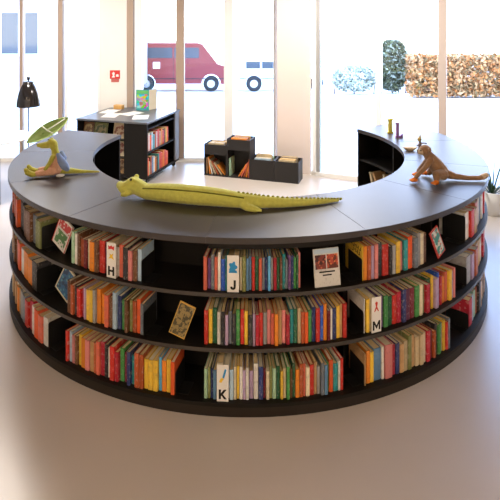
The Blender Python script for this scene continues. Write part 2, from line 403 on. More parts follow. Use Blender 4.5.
# ------------------------------------------------------------------ books
NB = [0]
def book(cname, t, h, d, loc, rot, label, group, cover=None, lean_right=True, centre=False, name='book', page=None):
    """spine at local y=0 facing -y, covers at both sides, pages open at the top"""
    NB[0] += 1
    x0 = -t if lean_right else 0.0
    if centre: x0 = -t/2
    x1 = x0+t; c = .0022 if t > .008 else t*.22
    bm = BM()
    # U-shaped cover, the spine slightly rounded
    prof = [(x0, d), (x0, .003), (x0+t*.22, .0005), (x1-t*.22, .0005), (x1, .003), (x1, d), (x1-c, d), (x1-c, .005), (x0+c, .005), (x0+c, d)]
    prism(bm, prof, 0, h, axis='z')
    o = obj(name, bm, book_mat(cname, PAL[cname]) if cover is None else cover)
    obj('pages', bbox(x0+c, x1-c, .005, d-.003, .003, h-.004), page or (M_pagew if random.random() < .35 else M_page), o)
    o.location = loc; o.rotation_euler = rot
    tag(o, label, 'book', group)
    return o
ROWN = ['bottom', 'middle', 'top']
used_labels = set()
ORD = ['first', 'second', 'third', 'fourth', 'fifth', 'sixth', 'seventh', 'eighth', 'ninth', 'tenth', '11th', '12th', '13th', '14th', '15th', '16th', '17th', '18th', '19th', '20th'] + ['%dth' % i for i in range(21, 60)]
GLYPH = dict(
 H=[[(-.5, 0), (-.22, 0), (-.22, 1), (-.5, 1)], [(.22, 0), (.5, 0), (.5, 1), (.22, 1)], [(-.22, .4), (.22, .4), (.22, .62), (-.22, .62)]],
 J=[[(.08, 1), (.36, 1), (.36, .3), (.3, .1), (.12, 0), (-.1, 0), (-.3, .1), (-.36, .32), (-.1, .34), (-.06, .24), (.02, .22), (.08, .3)]],
 K=[[(-.5, 0), (-.22, 0), (-.22, 1), (-.5, 1)], [(-.22, .3), (-.22, .62), (.16, 1), (.5, 1), (.02, .5)], [(-.08, .6), (.52, 0), (.18, 0), (-.22, .44)]],
 M=[[(-.58, 0), (-.34, 0), (-.34, 1), (-.58, 1)], [(.34, 0), (.58, 0), (.58, 1), (.34, 1)], [(-.34, 1), (-.34, .62), (0, .1), (.0, .5)], [(.34, 1), (0, .5), (0, .1), (.34, .62)]])
def marker(ch, phi, row, r=2.003, h=.205, w=.066):
    p = pol(phi, r, SZ[row])
    desc = dict(H='red picture, yellow star', J='blue splash', K='blue and yellow brush', M='red figure')[ch]
    t = thing('shelf_marker', 'white shelf marker with black letter %s and a %s' % (ch, desc), 'shelf marker', p, math.radians(phi), 'letter markers among the books')
    obj('plate', bbox(-w/2, w/2, -.0015, .0015, 0, h, .0008), M_white, t)
    obj('foot', bbox(-w/2+.004, w/2-.004, .0015, .12, 0, .0015), M_metal, t)
    bm = BM()
    for poly in GLYPH[ch]: prism(bm, [(x*.044, .014+z*.053) for x, z in poly], -.0026, -.0016)
    obj('letter', bm, M_ink, t)
    R_, Y_, B_ = mat('print_red', (.62, .03, .02), .5), mat('print_yellow', (.85, .55, .03), .5), mat('print_blue', (.02, .28, .62), .5)
    def flat(name, poly, m):
        bm = BM(); prism(bm, poly, -.0023, -.0016); obj(name, bm, m, t)
    if ch == 'H':
        flat('picture', [(-.02, .165), (-.022, .188), (-.008, .183), (0, .192), (.01, .183), (.022, .19), (.02, .163), (.004, .17)], R_)
        flat('picture', [(-.02, .11), (-.008, .125), (-.012, .142), (0, .135), (.014, .146), (.01, .125), (.022, .108), (0, .116)], Y_)
    elif ch == 'J':
        poly = [((.021+.005*math.cos(5*a))*math.cos(a), .14+(.028+.005*math.cos(5*a))*math.sin(a)) for a in [2*PI*i/40 for i in range(40)]]
        flat('picture', poly, B_); flat('picture', [(-.024, .108), (-.02, .122), (.02, .122), (.024, .108)], B_)
    elif ch == 'K':
        flat('picture', [(-.002, .135), (.008, .128), (.022, .178), (.012, .182)], B_)
        flat('picture', [(-.02, .108), (-.008, .104), (.006, .127), (-.003, .134), (-.014, .124)], Y_)
    else:
        flat('picture', [(-.017, .12), (-.004, .15), (-.009, .172), (0, .18), (.009, .172), (.004, .15), (.017, .12), (.008, .124), (0, .138), (-.008, .124)], R_)
def parse(s):
    out = []
    for tok in s.split():
        if tok[0] == '#': out += [('#', tok[1], .066), ('m', 'cream', .036), ('m', 'white', .034)]; continue
        out.append(('b', CODE[tok[0]], float(tok[1:] or 1)))
    return out
def batch(row, px0, px1, seq, where, hs=(.165, .200), ds=(.15, .185)):
    """lay one run of books along the shelf between two image columns"""
    toks = parse(seq); rr = 1.985
    a0, a1 = px2phi(px0, rr), px2phi(px1, rr)
    arc = math.radians(a1-a0)
    mk = sum(1 for q in toks if q[0] == '#')*.070/rr
    tw = sum(q[2] for q in toks if q[0] == 'b'); unit = (arc-mk)/tw
    phi = a0; names = [q[1] for q in toks if q[0] != '#']; j = 0
    for k, q in enumerate(toks):
        if q[0] == '#':
            marker(q[1], phi+math.degrees(.035/rr), row); continue
        w = q[2]*unit if q[0] == 'b' else q[2]/rr; d = random.uniform(*ds); r = rr+random.uniform(-.012, .012)-(.006 if q[0] == 'm' else 0); t = w*(r-d)-.0006
        h = random.uniform(*hs)
        if random.random() < .1: h += .015
        c = q[1]; mid = phi+math.degrees(w/2)
        L = names[j-1] if j else None; R = names[j+1] if j+1 < len(names) else None
        if L and R: lab = '%s book between %s and %s books, %s' % (c, L, R, where)
        elif R: lab = '%s book at the left end, %s' % (c, where)
        else: lab = '%s book at the right end, %s' % (c, where)
        if lab in used_labels:
            lab = '%s book, %s from the left, %s' % (c, ORD[j], where)
        used_labels.add(lab)
        p = pol(mid, r, SZ[row])
        book(c, t, h, d, p, (0, 0, math.radians(mid)), lab, 'books on the %s shelf outside' % ROWN[row], centre=True)
        phi += math.degrees(w); j += 1
T_, MI, BO = 2, 1, 0
batch(T_, 12.5, 41.5, 'u t v v h h n n L O', 'top shelf, far left run')
batch(T_, 70, 141, 'M w1.1 n u1.2 m e1 o1.5 n r1.6 P1.2 #H k1.3 h1.3 p n a', 'top shelf, run with the H marker')
batch(T_, 203.5, 301, 'k1.3 U1.3 L1.3 k1.2 w1.1 B1.6 T.6 #J e O1.3 s1 s1 r1.2 D1.3 k1.2 L1 N1 S1 g1 c1.2 D1 n1 T1.2 L.9 U1 N1 E1 D.7 p.9', 'top shelf, run with the J marker')
batch(T_, 363.5, 428, 'o.9 u1 l.8 p1 h1.3 r1.8 h.8 g1 y1.3 p1.2 T1.3 v1.6 L1.4 g1.2 e1.2 n1.3', 'top shelf, run right of the yellow cover')
batch(T_, 466, 486.5, 'w1 r1 t1 u1.2 b1 L1 w.8 p.8', 'top shelf, far right run')
batch(MI, 11.5, 36.5, 'n n u v w o1.2 o1.2 h', 'middle shelf, far left run')
batch(MI, 68, 143, 'n1.2 u1 h1 r1.2 c1 l.6 y1.1 y1.1 g.8 o1.2 o1.3 k1.1 n1 a1.1 N1 E1.1 n.8 O.8 u1 v1 L.8', 'middle shelf, left run')
batch(MI, 204, 346.5, 'r1.2 y1.2 D1.4 w1.1 h1.2 l1 L1 h1.2 E1.2 r1.2 y1.1 h1.3 l.8 c1.1 r1.1 g1.2 p1.1 k1 o1.1 t1.1 p1.2 c1.1 T1.2 D1.1 b1 u1 v1.1 E1.2 N1.1 r1.3 B1.1 o1.1 m1 w.7 N1.2 y1.2 t.8 r1.3', 'middle shelf, front run')
batch(MI, 366, 454, 'y.8 #M U1.1 E1.1 D1.2 r1.2 c1.1 N1 P1.3 m1.4 E1.3 e.9 O.9 c1.3 D1 y.8 l1.2 B.7 c1 o1.2 k1.1 y1.2 l.8 p.6', 'middle shelf, run with the M marker')
batch(MI, 467, 488.5, 'g1 l.8 u.9 t1 G1 e1 c.9', 'middle shelf, far right run')
batch(BO, 10.8, 48, 't n t e o.9 t g L r1.1 c1 w.8 v1 k1 w1', 'bottom shelf, far left run')
batch(BO, 66.5, 175, 'r.8 a.9 p1 n.9 y1.1 o1.4 p1.2 t1.2 u.8 k1 c1.2 h.8 w.8 r1.2 c1 E1.1 m1 N.8 T1 u1.1 u1 y.9 y1.2 y1.1 S.7 o1 y1.1 v.9', 'bottom shelf, left run')
batch(BO, 204, 344, 'M1.1 O.9 N.8 s1.2 #K a1.3 e.9 y.9 w1 l.9 w1 l1.4 w1.5 N1.5 m.8 e1.1 O.9 M1.2 D1.2 y.9 b1 E1 n.9 D.9 o1.3 u1.2 k.8 e1.3 r1.4 t1 g1 L1.2 s1.1 E.6 v1.4 T1.7 w.8 r1', 'bottom shelf, run with the K marker', hs=(.155, .19))
batch(BO, 367, 449, 'o.9 y.9 s1.8 w.6 p1.9 c1 N1 t1.1 b1.1 O1 t1.1 b1.1 b1 e1 c1.1 m1.1 u.8 h1 E1.1 g.8 y.9 r.8 L.7', 'bottom shelf, right run')
batch(BO, 469, 491.5, 'c1.2 a1 M1 u.8 h1 t1 b1 t1 n1', 'bottom shelf, far right run')

def edge_run(row, p0, p1, seq, where):
    toks = parse(seq); w = (p1-p0)/len(toks); nm = [a_[1] for a_ in toks]
    for j, (_, c, _w) in enumerate(toks):
        d = random.uniform(.15, .17); mid = p0+w*(j+.5)
        side = nm[j-1] if j else 'the next'
        lab = '%s book %s from the front end, %s' % (c, ORD[j if p0 > 0 else len(toks)-1-j], where)
        book(c, math.radians(w)*(2.0-d)-.001, random.uniform(.17, .20), d, pol(mid, 1.998, SZ[row]), (0, 0, math.radians(mid)), lab, 'books on the %s shelf outside' % ROWN[row], centre=True)
for row, sl, sr in ((2, 'r t r n u', 'r p w c t'), (1, 'h c n u t', 'r u c b t'), (0, 'n t o e b', 't b p u n')):
    pl0 = px2phi({2: 12.5, 1: 11.5, 0: 10.8}[row], 1.985)-.15; pr0 = px2phi({2: 486.5, 1: 488.5, 0: 491.5}[row], 1.985)+.15
    edge_run(row, pl0-13, pl0, sl, '%s shelf round the far left curve' % ROWN[row])
    edge_run(row, pr0, pr0+13, sr, '%s shelf round the far right curve' % ROWN[row])
def cover_art(name, base, c1, c2, scale=14, th=.5):
    m, n, l, b = nt('art_'+name); b.inputs['Roughness'].default_value = .4
    tc = n.new('ShaderNodeTexCoord'); v = n.new('ShaderNodeTexVoronoi'); v.inputs['Scale'].default_value = scale*2
    t = n.new('ShaderNodeTexNoise'); t.inputs['Scale'].default_value = scale
    l.new(tc.outputs['Object'], v.inputs['Vector']); l.new(tc.outputs['Object'], t.inputs['Vector'])
    a = n.new('ShaderNodeMix'); a.data_type = 'RGBA'; a.inputs[6].default_value = col4(base); a.inputs[7].default_value = col4(c1)
    r1 = n.new('ShaderNodeMapRange'); r1.inputs[1].default_value = th; r1.inputs[2].default_value = th+.03; l.new(t.outputs['Fac'], r1.inputs[0]); l.new(r1.outputs[0], a.inputs[0])
    c = n.new('ShaderNodeMix'); c.data_type = 'RGBA'; c.inputs[7].default_value = col4(c2)
    r2 = n.new('ShaderNodeMapRange'); r2.inputs[1].default_value = .3; r2.inputs[2].default_value = .25; l.new(v.outputs['Distance'], r2.inputs[0]); l.new(r2.outputs[0], c.inputs[0])
    l.new(a.outputs[2], c.inputs[6]); l.new(c.outputs[2], b.inputs['Base Color']); return m
def patch(parent, x0, x1, z0, z1, m, y=-.0006, name='picture'):
    return obj(name, bbox(x0, x1, y, y+.0005, z0, z1), m, parent)
def faceout(px, r, row, w, h, t, lean, tilt, label, cname, yaw=0, sign=1):
    """a book shown cover first: its cover at local y=0 faces outwards"""
    phi = px2phi(px, r); p = pol(phi, r, SZ[row])
    NB[0] += 1
    x0, x1 = (-w, 0) if lean > 0 else (0, w)
    if lean == 0: x0, x1 = -w/2, w/2
    bm = BM()
    box(bm, x0, x1, 0, .002, 0, h); box(bm, x0, x1, t-.002, t, 0, h); box(bm, x0, x0+.002, .002, t-.002, 0, h)
    o = obj('picture_book', bm, book_mat(cname, PAL[cname])); o.location = p
    o.rotation_euler = (-tilt, lean, math.radians(phi)+yaw)
    obj('pages', bbox(x0+.002, x1-.003, .002, t-.002, .003, h-.003), M_pagew, o)
    tag(o, label, 'book', 'picture books shown cover first'); return o, x0, x1
R_ = math.radians
o, a, b = faceout(64, 1.93, T_, .15, .195, .008, R_(22), R_(6), 'red and white picture book with green drawing leaning right, top shelf, left', 'white')
patch(o, a+.012, b-.012, .125, .18, cover_art('redtitle', (.75, .70, .66), (.55, .05, .05), (.6, .1, .1), 30, .42))
patch(o, a+.02, b-.02, .02, .11, cover_art('greenanimal', (.70, .68, .60), (.08, .22, .07), (.12, .3, .1), 18, .45))
patch(o, a, a+.006, 0, .195, mat('print_red', (.6, .03, .02)), -.0007); patch(o, b-.006, b, 0, .195, mat('print_red', (.6, .03, .02)), -.0007)
o, a, b = faceout(67, 1.93, MI, .15, .19, .008, R_(28), R_(6), 'blue picture book with cream border leaning right, middle shelf, left', 'cream')
patch(o, a+.01, b-.01, .012, .178, cover_art('bluecover', (.03, .13, .28), (.02, .05, .12), (.10, .28, .35), 16, .5))
o, a, b = faceout(184, 1.965, MI, .098, .185, .007, R_(20), R_(8), 'dark gold patterned book leaning in the gap, middle shelf, left of centre', 'gold')
patch(o, a+.004, b-.004, .006, .178, cover_art('goldcover', (.30, .22, .08), (.07, .06, .03), (.16, .12, .04), 40, .5))
o, a, b = faceout(328, 1.99, T_, .155, .205, .008, 0, R_(10), 'white picture book with two dark red pictures standing cover first, top shelf', 'white')
patch(o, a+.002, b-.002, .178, .203, mat('print_paleblue', (.45, .58, .70)))
patch(o, a+.008, -.004, .095, .172, cover_art('redphoto', (.20, .03, .02), (.05, .01, .01), (.5, .12, .05), 25, .5))
patch(o, .002, b-.008, .095, .172, cover_art('orangephoto', (.45, .06, .03), (.12, .02, .01), (.7, .2, .05), 25, .5))
patch(o, a+.03, b-.03, .075, .083, M_ink); patch(o, a+.05, b-.05, .058, .065, M_ink)
# the black and yellow cover that starts the run right of the white book: turned so that its face shows
def sideface(px, row, r, h, d, t, cname, label, art=None, yaw=0):
    phi = px2phi(px, r); p = pol(phi, r, SZ[row])
    o = book(cname, t, h, d, p, (0, 0, R_(phi)+yaw), label, 'large books turned sideways', centre=True, name='picture_book')
    return o
o = sideface(363, T_, 1.99, .205, .20, .006, 'yellow', 'tall yellow picture book with dark lettering on its cover, top shelf, right', yaw=0)
bm = BM()
for z0, z1, n_, yy in ((.165, .185, 5, .02), (.135, .158, 4, .03)):
    for k_ in range(n_):
        y_ = yy+k_*.024; box(bm, -.0036, -.003, y_, y_+.005, z0, z1); box(bm, -.0036, -.003, y_+.005, y_+.016, z0+.006*(k_ % 3), z0+.005+.006*(k_ % 3))
obj('lettering', bm, M_ink, o)
sideface(364.5, MI, 1.99, .20, .19, .006, 'white', 'white picture book turned sideways left of the M marker, middle shelf', yaw=0)
sideface(365.3, BO, 1.99, .185, .18, .008, 'tan', 'brown picture book showing its side, bottom shelf, left end of right run', yaw=0)
# leaning book on the right of the top shelf
o, a, b = faceout(438.5, 1.995, T_, .085, .20, .008, R_(-27), 0, 'red-bordered picture book leaning left against the others, top shelf, right', 'red')
patch(o, a+.012, b-.006, .01, .192, cover_art('tealcover', (.60, .62, .55), (.03, .25, .22), (.5, .1, .1), 20, .5))
# end covers that show: pale picture on the right end of the H run and others
def bookend(phi, row, label, side, H=.125):
    t = thing('bookend', label, 'bookend', pol(phi, 1.985, SZ[row]), R_(phi), 'black bookends')
    bm = BM(); n = 8
    pts = [(-.004, 0), (.155, 0), (.155, H)] + [(.008-.012*math.sin(a), H-.012+.012*math.cos(a)) for a in [PI/2*i/n for i in range(n+1)]]
    a = [bm.verts.new((-.001, y, z)) for y, z in pts]; b = [bm.verts.new((.001, y, z)) for y, z in pts]
    bm.faces.new(a); bm.faces.new(b[::-1])
    for i in range(len(pts)): bm.faces.new((a[i], b[i], b[(i+1) % len(pts)], a[(i+1) % len(pts)]))
    obj('upright', bm, mat('black_metal', (.01, .01, .01), .4), t)
    x0, x1 = (.001, .07) if side > 0 else (-.07, -.001)
    obj('foot', bbox(x0, x1, .01, .12, 0, .0015), mat('black_metal', (.01, .01, .01), .4), t)
for px, row, side, H, lab in ((42.3, 2, 1, .15, 'top shelf, right of the far left run'), (37.3, 1, 1, .15, 'middle shelf, right of the far left run'), (49, 0, 1, .165, 'bottom shelf, right of the far left run'),
    (141.8, 2, 1, .125, 'top shelf, right of the H run'), (143.8, 1, 1, .13, 'middle shelf, right end of the left run'), (175.8, 0, 1, .125, 'bottom shelf, right end of the left run'),
    (361.8, 2, -1, .125, 'top shelf, left of the yellow cover'), (363.2, 1, -1, .125, 'middle shelf, left of the M run'), (363.8, 0, -1, .12, 'bottom shelf, left of the right run'),
    (464.7, 2, -1, .175, 'top shelf, left of the far right run'), (466, 1, -1, .125, 'middle shelf, left of the far right run'), (467.8, 0, -1, .10, 'bottom shelf, left of the far right run')):
    bookend(px2phi(px, 1.985), row, 'black metal bookend on the '+lab, side, H)
# thin steel rods hanging at the module joints
for px, nm in ((215.5, 'J'), (127, 'H')):
    bm = BM(); phi = px2phi(px, 1.90); tube(bm, [pol(phi, 1.90, SZ[2]+.205), pol(phi, 1.90, .964)], .0022, 8)
    o = obj('support_rod', bm, M_metal, ring)
# books lying and leaning on the inner shelf near the right end
inn = [(97.5, 'beige', .215, 26), (102.5, 'tan', .24, 32), (107, 'beige', .235, 14), (111.5, 'tan', .225, 34), (116, 'beige', .20, 18)]
for k, (phi, c, h, ln) in enumerate(inn):
    p = pol(phi, 1.42, SZ[1])
    # local -y must face the centre
    book(c, .03, h, .14, p, (0, R_(-ln), R_(phi+180)), '%s book leaning on the inner shelf, %s from the opening' % (c, ORD[4-k]), 'books on the inner shelf', lean_right=False)

# ------------------------------------------------------------------ the long green crocodile
M_croc = mat('green_plush', (.64, .64, .13), .85, .1, noise=.22, nscale=45, bump=.6, bscale=350, sheen=.3)
M_croc2 = mat('dark_green_seam', (.16, .17, .03), .9, .1)
cr = thing('plush_crocodile', 'long yellow-green plush crocodile stretched out along the front of the counter', 'plush toy', (-.35, -1.5, 1.0))
o0 = Vector((-.35, -1.5, 1.0))
def cpt(px, py, z):     # counter-top point seen at this pixel when it is at height z
    d = (CAM.z-z)/((py-9.7)/F); return Vector(((px-250)/F*d+CAM.x, CAM.y+d, z))-o0
spine = [(146, 196, .052), (160, 198, .060), (178, 200, .064), (200, 202, .064), (222, 203.5, .058), (244, 205, .048), (262, 205, .040), (284, 204.5, .032), (306, 203, .025), (324, 201, .018), (338, 198.8, .010)]
pts = [(cpt(x, y, 1.0+r*.86) if False else Vector((*cpt(x, y+3, 1.0).xy, r*.98)), r) for x, y, r in spine]
head0 = pts[0][0]
hd = Vector((*cpt(134, 196, 1.0).xy, .075)); sn = Vector((*cpt(124, 196.5, 1.0).xy, .058)); tipn = Vector((*cpt(120.5, 195, 1.0).xy, .066))
legs = []
def leg_c(i, side, spread=.075):
    p = pts[i][0]; q = pts[i+1][0]; d = (q-p).normalized(); s = Vector((d.y, -d.x, 0))*side
    a = p+s*pts[i][1]*.7; a.z = .035
    b = a+s*spread*.5+d*.02; b.z = .024
    c = b+d*.055+s*.015; c.z = .018
    toes = []
    caps = [('c', [(a, .032), (b, .024), (c, .02)])]
    for t in (-.5, 0, .5):
        e = c+d*.03+s*.018*t; e.z = .011; caps.append(('c', [(c, .014), (e, .0095)]))
    return caps
caps = [('c', pts), ('c', [(head0, .052), (hd, .057), (sn, .039), (tipn, .030)])]
dn = Vector((*cpt(122, 198, 1.0).xy, .02))
caps += [('c', [(hd-Vector((0, 0, .03)), .03), (Vector((*cpt(126, 198.5, 1.0).xy, .030)), .018), (dn, .011)])]
caps += leg_c(1, -1)+leg_c(5, 1, .045)+leg_c(5, -1)
eyeL = hd+Vector((-.006, -.032, .046)); eyeR = hd+Vector((.01, .040, .046))
caps += [('e', eyeL, (.017, .014, .017), 0), ('e', eyeR, (.017, .014, .017), 0)]
body = blob('body', caps, M_croc, cr, .005, 5)
bm = BM()
for i in range(20, 46):    # soft ridge scales down the back and tail
    t = i/45*(len(pts)-1.2)+.4; k = min(int(t), len(pts)-2); f = t-k
    p = pts[k][0].lerp(pts[k+1][0], f); r = pts[k][1]*(1-f)+pts[k+1][1]*f
    ball(bm, p+Vector((0, 0, r*.98)), (.011, .0045, .006+.004*(i > 20)), sub=1)
obj('back_ridge', bm, mat('ridge_felt', (.34, .35, .05), .9), cr, True)
bm = BM(); sp = []
for k in range(0, 6):
    p, r_ = pts[k]; d = (pts[k+1][0]-p).normalized(); sd = Vector((d.y, -d.x, 0)); a_ = R_(38)
    sp.append(p+sd*r_*math.cos(a_)*1.0+Vector((0, 0, r_*math.sin(a_)*1.0)))
tube(bm, sp, .0045, 8); obj('seam', bm, M_croc2, cr, True)
bm = BM(); ball(bm, eyeL+Vector((-.006, -.011, .003)), .0085); ball(bm, eyeR+Vector((-.006, .011, .003)), .0085); obj('eyes', bm, M_eye, cr, True)
bm = BM(); ball(bm, tipn+Vector((-.018, -.012, .012)), .004); ball(bm, tipn+Vector((-.014, .012, .014)), .004); obj('nostrils', bm, M_eye, cr, True)

# ------------------------------------------------------------------ the seated crocodile doll
M_g2 = mat('olive_green_plush', (.50, .48, .08), .85, .1, noise=.25, nscale=60, bump=.5, bscale=400, sheen=.3)
M_pk = mat('salmon_knit', (.70, .40, .27), .85, .1, noise=.2, nscale=80, bump=.4)
M_bl = mat('pale_blue_cloth', (.22, .30, .50), .8, .1, noise=.2, nscale=30, bump=.3)
B = Vector((-1.47, -.86, 1.0))
sc_ = thing('plush_crocodile', 'small seated green plush crocodile in salmon clothes with blue cloth, left side of counter', 'plush toy', B); sc_.scale = (1.1, 1.1, 1.0)
def q(x, y, z): return Vector((x, y, z))
# figure faces left (-x); legs stretched left and slightly towards the camera
caps = [('c', [(q(0, 0, .045), .043), (q(.0, 0, .10), .040), (q(-.002, 0, .15), .030), (q(-.008, 0, .19), .024), (q(-.02, 0, .235), .031)]),
        ('e', q(-.03, 0, .245), (.036, .032, .030), 0),
        ('c', [(q(-.045, 0, .238), .024), (q(-.09, -.005, .232), .018), (q(-.118, -.006, .229), .016)]),
        ('c', [(q(-.05, 0, .215), .012), (q(-.10, -.004, .214), .010)]),
        ('c', [(q(.02, .01, .035), .032), (q(.09, .02, .025), .024), (q(.17, .03, .017), .015), (q(.285, .045, .010), .007)]),
        ('c', [(q(-.01, -.035, .035), .028), (q(-.08, -.055, .030), .022), (q(-.135, -.075, .026), .019)]),
        ('c', [(q(-.01, .03, .035), .028), (q(-.09, .025, .030), .022), (q(-.15, .01, .026), .019)]),
        ('c', [(q(-.135, -.075, .028), .021), (q(-.165, -.085, .045), .020), (q(-.175, -.088, .068), .014)]),
        ('c', [(q(-.15, .01, .028), .021), (q(-.18, .0, .045), .020), (q(-.19, -.003, .068), .014)]),
        ('c', [(q(-.01, -.035, .15), .018), (q(-.03, -.05, .10), .015), (q(-.055, -.055, .062), .013)]),
        ('c', [(q(-.01, .035, .15), .018), (q(-.035, .048, .10), .015), (q(-.06, .05, .065), .013)])]
caps += [('e', q(-.035, -.018, .272), (.011, .010, .012), 0), ('e', q(-.035, .018, .272), (.011, .010, .012), 0)]
blob('body', caps, M_g2, sc_, .0035, 4)
caps = [('c', [(q(.002, 0, .05), .0475), (q(.0, 0, .10), .0445), (q(-.002, 0, .145), .034)]),
        ('c', [(q(-.01, -.035, .038), .0305), (q(-.08, -.055, .033), .0245), (q(-.105, -.064, .031), .0235)]),
        ('c', [(q(-.01, .03, .038), .0305), (q(-.09, .025, .033), .0245), (q(-.115, .018, .031), .0235)])]
blob('jumpsuit', caps, M_pk, sc_, .0035, 4)
blob('blue_cloth', [('c', [(q(.028, -.035, .165), .016), (q(.055, -.05, .12), .028), (q(.075, -.05, .085), .030), (q(.09, -.045, .06), .020)]), ('c', [(q(.028, .03, .165), .014), (q(.055, .0, .13), .02)])], M_bl, sc_, .004, 5)['label'] = 'pale blue cloth bundle on the back'
bm = BM(); ball(bm, q(-.046, -.024, .275), .0045); ball(bm, q(-.046, .024, .275), .0045); ball(bm, q(-.130, -.011, .238), .003); obj('eyes', bm, M_eye, sc_, True)
caps = [('e', q(.05, -.06, .016), (.03, .02, .012), .3)]
blob('white_collar', caps, M_white, sc_, .004, 2)

# ------------------------------------------------------------------ the brown monkey
M_br = mat('brown_plush', (.33, .19, .10), .9, .1, noise=.3, nscale=60, bump=.8, bscale=300, sheen=.4)
M_or = mat('orange_plush', (.70, .19, .03), .85, .1, bump=.4)
M_cr = mat('cream_plush', (.62, .48, .34), .9, .1, bump=.4)
B = Vector((1.37, -1.0, 1.0))
mk = thing('plush_monkey', 'brown plush monkey with orange hands and feet and long tail, right side of counter', 'plush toy', B)
caps = [('c', [(q(.055, .03, .065), .060), (q(.02, .03, .115), .054), (q(-.02, .02, .165), .042), (q(-.045, .015, .195), .032)]),
        ('e', q(-.06, .01, .222), (.046, .042, .040), 0),
        ('e', q(-.045, -.038, .232), (.010, .016, .018), 0), ('e', q(-.035, .055, .232), (.010, .016, .018), 0),
        ('c', [(q(-.03, -.02, .155), .025), (q(-.075, -.035, .105), .020), (q(-.125, -.045, .062), .017), (q(-.145, -.045, .04), .016)]),
        ('c', [(q(-.02, .05, .15), .024), (q(-.05, .08, .095), .020), (q(-.085, .09, .045), .017)]),
        ('c', [(q(.06, -.02, .05), .042), (q(.0, -.065, .062), .032), (q(-.01, -.095, .028), .020)]),
        ('c', [(q(.07, .07, .05), .04), (q(.02, .10, .05), .03), (q(-.0, .11, .025), .02)]),
        ('c', [(q(.10, .02, .045), .035), (q(.16, .01, .028), .024), (q(.25, -.01, .022), .018), (q(.33, -.01, .022), .018), (q(.375, .0, .03), .020)])]
blob('body', caps, M_br, mk, .004, 4)
blob('face', [('e', q(-.086, .005, .216), (.026, .029, .027), 0), ('e', q(-.104, .003, .208), (.016, .018, .014), 0)], M_cr, mk, .004, 3)
def paw(p, dx, dy):
    c = [('e', p, (.022, .018, .016), 0)]
    for t in (-.9, -.3, .3, .9):
        a = math.atan2(dy, dx)+t*.7; e = p+q(math.cos(a)*.032, math.sin(a)*.032, -.004); c.append(('c', [(p, .011), (e, .007)]))
    return c
blob('hand', paw(q(-.155, -.048, .021), -1, -.2), M_or, mk, .0035, 2)
blob('hand', paw(q(-.095, .092, .021), -1, 0), M_or, mk, .0035, 2)
blob('foot', paw(q(-.02, -.112, .021), -1, -.5), M_or, mk, .0035, 2)
blob('foot', paw(q(-.02, .118, .021), -1, .2), M_or, mk, .0035, 2)
blob('tail_tip', [('c', [(q(.362, -.002, .028), .023), (q(.392, .008, .038), .019)])], M_cr, mk, .004, 2)
bm = BM(); ball(bm, q(-.1, -.016, .227), .0055); ball(bm, q(-.104, .02, .227), .0055); ball(bm, q(-.12, .003, .211), .005); obj('eyes', bm, M_eye, mk, True)

# small figure and the beige pad behind the monkey
B = Vector((1.535, -.13, 1.0))
fg = thing('toy_figure', 'tiny yellow and grey toy figure with arms out, behind the brown monkey', 'toy', B)
blob('body', [('c', [(q(0, 0, .02), .018), (q(0, 0, .06), .014), (q(0, 0, .08), .010)]), ('c', [(q(0, 0, .065), .008), (q(.04, -.01, .07), .006), (q(.055, -.012, .066), .006)]), ('c', [(q(0, 0, .065), .008), (q(-.03, -.01, .045), .006)]), ('c', [(q(-.01, 0, .012), .011), (q(-.03, -.03, .01), .009)]), ('c', [(q(.01, 0, .012), .011), (q(.025, -.03, .01), .009)])], mat('grey_knit', (.30, .28, .33), .8), fg, .003, 3)
blob('head', [('e', q(-.004, 0, .10), (.019, .018, .020), 0), ('c', [(q(0, 0, .118), .010), (q(.004, 0, .138), .004)])], mat('ochre_felt', (.52, .36, .10), .8), fg, .003, 2)
bm = BM(); ball(bm, q(-.016, -.014, .104), .003); ball(bm, q(-.0, -.019, .104), .003); obj('eyes', bm, M_eye, fg, True)
pad = thing('toy_boat', 'small beige toy boat beside the tiny figure behind the monkey', 'toy', (1.445, -.13, 1.0))
bm = BM(); n = 20
def hull(k, z, s): return [bm.verts.new((.062*s*math.cos(2*PI*i/n)*(1+.15*abs(math.cos(2*PI*i/n))), .026*s*math.sin(2*PI*i/n), z+.008*abs(math.cos(2*PI*i/n))**3)) for i in range(n)]
a, b, c_, d_ = hull(0, 0, .6), hull(1, .026, 1.), hull(2, .026, .86), hull(3, .008, .55)
for u, v_ in ((a, b), (b, c_), (c_, d_)):
    for i in range(n): bm.faces.new((u[i], u[(i+1) % n], v_[(i+1) % n], v_[i]))
bm.faces.new(a); bm.faces.new(d_[::-1])
obj('hull', bm, mat('beige_wood', (.60, .46, .28), .6, noise=.2), pad, True)
obj('seat', bbox(-.008, .008, -.02, .02, .018, .022), mat('brown_wood', (.3, .17, .07), .6), pad)
# two standing letters
yl = tag(obj('letter_block', BM(), mat('yellow_lacquer', (.88, .78, .04), .4)), 'small yellow standing letter I at the back right of the counter', 'letter')
bm = BM(); box(bm, -.019, .019, -.014, .014, .016, .132); box(bm, -.029, .029, -.016, .016, 0, .016); box(bm, -.029, .029, -.016, .016, .132, .148)
bmesh.ops.bevel(bm, geom=bm.edges[:], offset=.002, segments=1, affect='EDGES'); bm.to_mesh(yl.data); bm.free(); yl.location = (1.445, .57, 1.0)
pl = tag(obj('letter_block', BM(), mat('purple_lacquer', (.36, .18, .50), .4)), 'small purple standing letter L beside the yellow letter', 'letter')
bm = BM(); prism(bm, [(-.02, 0), (.05, 0), (.05, .04), (.034, .022), (.012, .022), (.012, .15), (-.02, .15), (-.02, .14), (-.012, .134), (-.012, .02), (-.02, .014)], -.014, .014)
bm.to_mesh(pl.data); bm.free(); pl.location = (1.47, .38, 1.0)

